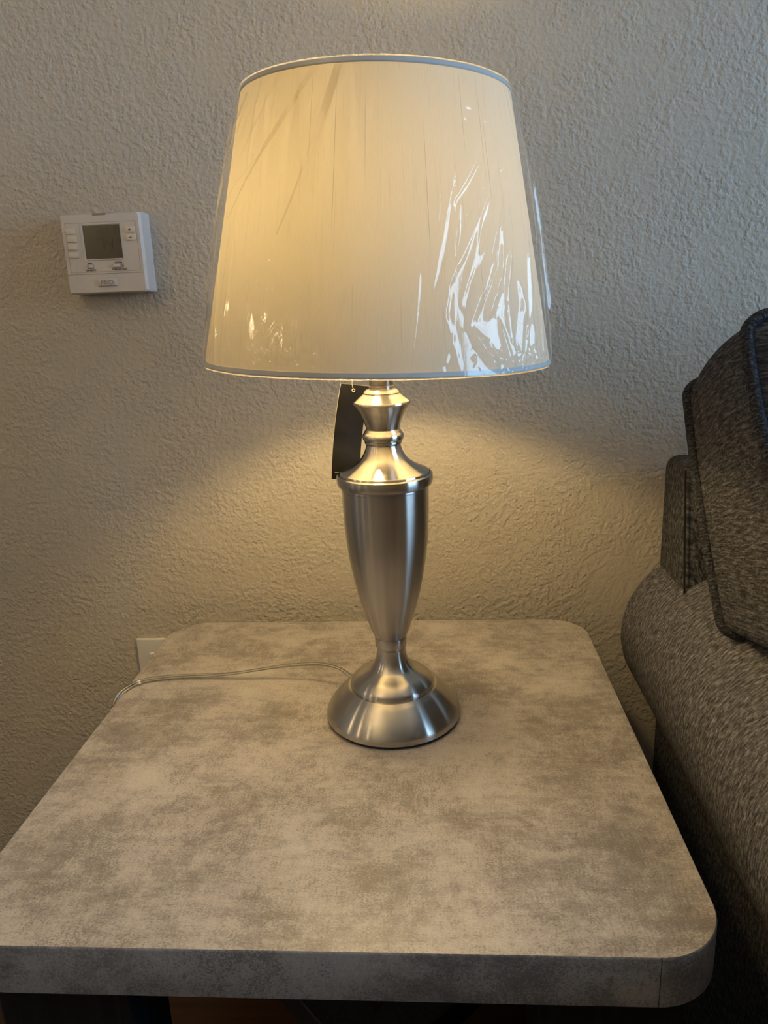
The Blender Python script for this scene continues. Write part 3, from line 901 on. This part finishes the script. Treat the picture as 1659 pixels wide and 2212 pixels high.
tm += seven('7', lx_ + .0210, lz_ - .0012, .0042, .0080, .0004) + seven('0', lx_ + .0268, lz_ + .0000, .0034, .0068, .0004)
tm += [((lx_ + .0010, lz_ - .0022), (lx_ + .0170, lz_ - .0022)), ((-.3755 - tx, .5575 + T - tz), (-.3630 - tx, .5575 + T - tz)), ((-.3752 - tx, .5485 + T - tz), (-.3705 - tx, .5485 + T - tz))]
poly_strip('small_readings', tm, .0008, M_LCDINK2, scr, D - .0004)
for p0, p1 in (((-.4030, .5734), (-.3893, .5661)), ((-.4029, .5630), (-.3892, .5557)), ((-.4027, .5526), (-.3891, .5453)), ((-.4026, .5422), (-.3889, .5351))):
    shade_auto(fbox('button', p0, p1, -.0016, .001, M_BUTTON, ths, .0007))
bp = shade_auto(fbox('button', (-.3202, .5727), (-.3066, .5653), -.0016, .001, M_BUTTON, ths, .0007))
cx_, cz_ = ty((-.3136, .5690))
poly_strip('plus_mark', [((cx_ - .0018, cz_), (cx_ + .0018, cz_)), ((cx_, cz_ - .0018), (cx_, cz_ + .0018))], .0011, M_RED, bp, D - .0018)
bq = shade_auto(fbox('button', (-.3198, .5625), (-.3063, .5552), -.0016, .001, M_BUTTON, ths, .0007))
cx_, cz_ = ty((-.3132, .5588))
poly_strip('minus_mark', [((cx_ - .0016, cz_), (cx_ + .0016, cz_))], .0009, M_BLACKINK, bq, D - .0018)
# slide switches in rounded slots
for a, b_, ka, kb in (((-.3794, .5258), (-.3706, .5200), -.3778, -.3708), ((-.3436, .5256), (-.3277, .5201), -.3432, -.3322)):
    slot = fbox('switch_slot', a, b_, -.0003, .001, M_GROOVE, ths, .0005)
    bm = bmesh.new(); p0, p1 = ty((ka, .5252)), ty((kb, .5205))
    bm_box(bm, p0[0], p1[0], D - .0026, D + .0005, p1[1], p0[1], .0018, 4)
    shade_auto(from_bm('slider', bm, M_WHITE, slot), 40)
for s, p, sz in (('FAN', (-.3749, .5272), .0030), ('ON AUTO', (-.3747, .5181), .0030), ('SYSTEM', (-.3350, .5270), .0030), ('COOL OFF HEAT', (-.3344, .5181), .0028)):
    a = ty(p); text_mesh('switch_lettering', s, sz, M_INK, ths, (a[0], D - .0002, a[1]), offset=.00006)
gx0, gz0 = ty((-.4033, .5158)); gx1, gz1 = ty((-.3048, .5798))
poly_strip('panel_line', [((gx0, gz0), (gx1, gz0)), ((gx1, gz0), (gx1, gz1)), ((gx1, gz1), (gx0, gz1)), ((gx0, gz1), (gx0, gz0))], .00045, M_GROOVE, ths, D - .00012)
a = ty((-.4083, .5132)); b_ = ty((-.3005, .5132))
poly_strip('cover_split', [((a[0], a[1]), (b_[0], b_[1]))], .0008, M_GROOVE, ths, D - .00012)
badge = shade_auto(fbox('badge', (-.3667, .5062), (-.3399, .4967), -.0022, .001, M_WHITE, ths, .0012, 2))
a = ty((-.3535, .5014)); text_mesh('badge_lettering', 'PRO', .0088, M_GROOVE, badge, (a[0], D - .00235, a[1]), extrude=.0002, xs=1.1)
fbox('top_clip', (-.3635, .5916), (-.3448, .5884), -.0003, .006, M_CLIP, ths, .0008)

# ------------------------------------------------------------------ wall outlet behind the table
outl = empty('wall_outlet', (-.3583, WALL_Y, T - .105))
tag(outl, 'white wall outlet plate half hidden behind the table corner', 'outlet')
bm = bmesh.new(); bm_box(bm, -.035, .035, -.0055, 0, -.0572, .0572, .002, 3)
shade_auto(from_bm('cover_plate', bm, M_PLATE, outl), 40)
for zz in (-.0195, .0195):
    rc = box('receptacle', -.0165, .0165, -.0072, -.001, zz - .0140, zz + .0140, M_PLATE, outl, .003, 3)
    for xx in (-.0063, .0063): box('slot', xx - .0009, xx + .0009, -.0075, -.004, zz - .001, zz + .007, M_BLACK, rc)
# ------------------------------------------------------------------ sofa
sofa = empty('sofa', (1.30, -.45, 0))
tag(sofa, 'dark grey chenille sofa with rolled arm beside the end table', 'sofa')
def S(p): return (p[0] - 1.30, p[1] + .45, p[2])
# rolled arm: a stuffed roll running from the wall towards the room
ARX, ARZ, ARR = .4965, T - .028, .1305
ya, yb = .030, -.86
vv, ff, uu = [], [], []
nA, nY = 72, 60
rs = [(ya, .90), (ya - .006, .97), (ya - .016, 1.0)] + [(y, 1.0) for y in np.linspace(ya - .03, yb + .03, nY)] + [(yb + .014, .99), (yb + .005, .95), (yb, .88)]
for y, k in rs:
    for i in range(nA + 1):
        a = 2 * math.pi * i / nA
        w = 1 + .006 * math.sin(5 * y * 3 + 2 * a) + .004 * math.sin(17 * y + 3 * a)
        vv.append(S((ARX + ARR * k * w * math.cos(a), y, ARZ + ARR * k * w * math.sin(a)))); uu.append((a * ARR, y))
for j in range(len(rs) - 1):
    for i in range(nA):
        p = j * (nA + 1) + i; ff.append((p, p + 1, p + nA + 2, p + nA + 1))
ff.append(tuple(range(nA))); ff.append(tuple((len(rs) - 1) * (nA + 1) + i for i in reversed(range(nA))))
pydata('rolled_arm', vv, ff, M_ARM, sofa, True, uu)
def uvbox(name, x0, x1, y0, y1, z0_, z1_, mat, bevel, axis='z'):
    bm = bmesh.new(); bm_box(bm, x0, x1, y0, y1, z0_, z1_, bevel, 3)
    uvl = bm.loops.layers.uv.new('UVMap')
    for f in bm.faces:
        for l in f.loops:
            c = l.vert.co; n = f.normal
            if axis == 'z': l[uvl].uv = (c.z, c.x + c.y)
            else: l[uvl].uv = (c.x + c.y, c.z)
    for v in bm.verts: v.co = Vector(S(v.co))
    o = from_bm(name, bm, mat, sofa); shade_auto(o, 50); return o
uvbox('side_panel', .427, .60, -.83, .028, .06, ARZ - .02, M_FRAME, .012)
uvbox('seat_base', .58, 2.05, -.82, .025, .06, .34, M_FRAME, .02)
uvbox('seat_cushion', .625, 1.33, -.86, -.20, .34, .50, M_CUSH, .04, 'x')
uvbox('seat_cushion', 1.335, 2.04, -.86, -.20, .34, .50, M_CUSH, .04, 'x')
for xx in (.50, 1.98):
    for yy in (-.76, -.05): uvbox('foot', xx - .03, xx + .03, yy - .03, yy + .03, 0, .07, M_BLACKWOOD, .004)
# back frame: upholstered box leaning on the wall, thicker towards the seat
def prism_x(name, poly, x0, x1, mat, bevel, parent):
    bm = bmesh.new()
    A = [bm.verts.new((x0, y, z)) for y, z in poly]; B = [bm.verts.new((x1, y, z)) for y, z in poly]
    bm.faces.new(A); bm.faces.new(B[::-1])
    for i in range(len(poly)):
        j = (i + 1) % len(poly); bm.faces.new((A[i], B[i], B[j], A[j]))
    bmesh.ops.recalc_face_normals(bm, faces=bm.faces)
    bmesh.ops.bevel(bm, geom=list(bm.edges), offset=bevel, segments=4, profile=.5, affect='EDGES')
    uvl = bm.loops.layers.uv.new('UVMap')
    for f in bm.faces:
        for l in f.loops: l[uvl].uv = (l.vert.co.z, l.vert.co.x + l.vert.co.y)
    for v in bm.verts: v.co = Vector(S(v.co))
    o = from_bm(name, bm, mat, parent); shade_auto(o, 60); return o
prism_x('back_frame', [(.032, T - .15), (.034, T + .236), (-.062, T + .252), (-.135, T - .15)], .4190, 2.05, M_FRAME, .016, sofa)
tube('frame_seam', [S(p) for p in smooth_curve([(.4185, -.066, T + .236), (.4180, -.082, T + .15), (.4185, -.098, T + .06)], 8)], .0014, M_FRAME, sofa, 6)

# ------------------------------------------------------------------ loose back cushion lying over the arm
cu = empty('back_cushion', (.70, -.25, T + .08))
tag(cu, 'dark grey boxed back cushion with piped edges propped over the sofa arm', 'cushion')
B0, B1, F1, F0 = (-.262, .088), (-.102, .356), (-.262, .436), (-.505, .155)
CXL, CXR = .402, 1.02
def cmap(x, l, t):
    """x 0..1 across, l 0..1 up, t 0 back .. 1 front"""
    y = (1 - l) * ((1 - t) * B0[0] + t * F0[0]) + l * ((1 - t) * B1[0] + t * F1[0])
    y += .022 * t * math.sin(math.pi * max(0, min(1, l)) ** 1.3)
    z = (1 - l) * ((1 - t) * B0[1] + t * F0[1]) + l * ((1 - t) * B1[1] + t * F1[1])
    xx = CXL + (CXR - CXL) * x + .010 * (1 - l) * (1 - x) - .004 * math.sin(math.pi * l) * (1 - 2 * x)
    z += .016 * max(0, 1 - l) ** 2 * min(1, 8 * max(x, 0)) * (1 - t)
    return (xx - .70, y + .25, z - .08)
def cush_outline(n=14, rx=.050, rl=.075):
    P = []
    for cx, cl_, a0 in ((1 - rx, rl, -90), (1 - rx, 1 - rl, 0), (rx, 1 - rl, 90), (rx, rl, 180)):
        for k in range(n + 1):
            a = math.radians(a0 + 90 * k / n); P.append((cx + rx * math.cos(a), cl_ + rl * math.sin(a)))
    out = []
    for i in range(len(P)):
        a, b_ = P[i], P[(i + 1) % len(P)]
        m = max(1, int(math.hypot((b_[0] - a[0]) * .62, (b_[1] - a[1]) * .3) / .012))
        for k in range(m): out.append((a[0] + (b_[0] - a[0]) * k / m, a[1] + (b_[1] - a[1]) * k / m))
    return out
CO = cush_outline(); nC = len(CO)
per = [0.0]
for i in range(nC):
    a, b_ = CO[i], CO[(i + 1) % nC]; per.append(per[-1] + math.hypot((b_[0] - a[0]) * .62, (b_[1] - a[1]) * .3))
# boxing strip
vv, ff, uu = [], [], []
nT = 16
for j in range(nT + 1):
    t = j / nT
    bulge = 1 + .010 * math.sin(math.pi * t)
    for i in range(nC + 1):
        x, l = CO[i % nC]
        wv = .004 * math.sin(14 * l + 5 * t) * math.sin(math.pi * t)
        bl = bulge + (.075 * math.sin(math.pi * t) if l > .5 else 0)
        vv.append(cmap(.5 + (x - .5) * (1 + (bulge - 1) * .6 + wv), .5 + (l - .5) * bl, t)); uu.append((t * .22, per[i]))
for j in range(nT):
    for i in range(nC):
        p = j * (nC + 1) + i; ff.append((p, p + 1, p + nC + 2, p + nC + 1))
pydata('boxing', vv, ff, M_CUSH, cu, True, uu)
# domed front and back faces
for nm, t0, dirn in (('front_panel', 1.0, 1), ('back_panel', 0.0, -1)):
    vv, ff, uu = [], [], []
    K = 12
    for k in range(K + 1):
        s = 1 - k / K
        for i in range(nC):
            x, l = CO[i]
            xx, ll = .5 + (x - .5) * s, .5 + (l - .5) * s
            dome = (.16 if dirn > 0 else .05) * (1 - s ** 3) + .05 * (1 - s ** 8)
            vv.append(cmap(xx, ll, t0 + dirn * dome)); uu.append((xx * .62, ll * .3))
    for k in range(K):
        for i in range(nC):
            j = (i + 1) % nC; ff.append((k * nC + i, k * nC + j, (k + 1) * nC + j, (k + 1) * nC + i))
    pydata(nm, vv, ff, M_CUSH, cu, True, uu)
    tube('piping', [cmap(.5 + (x - .5) * 1.006, .5 + (l - .5) * 1.012, t0 + dirn * .010) for x, l in CO], .0062, M_PIPE, cu, 10, closed=True)
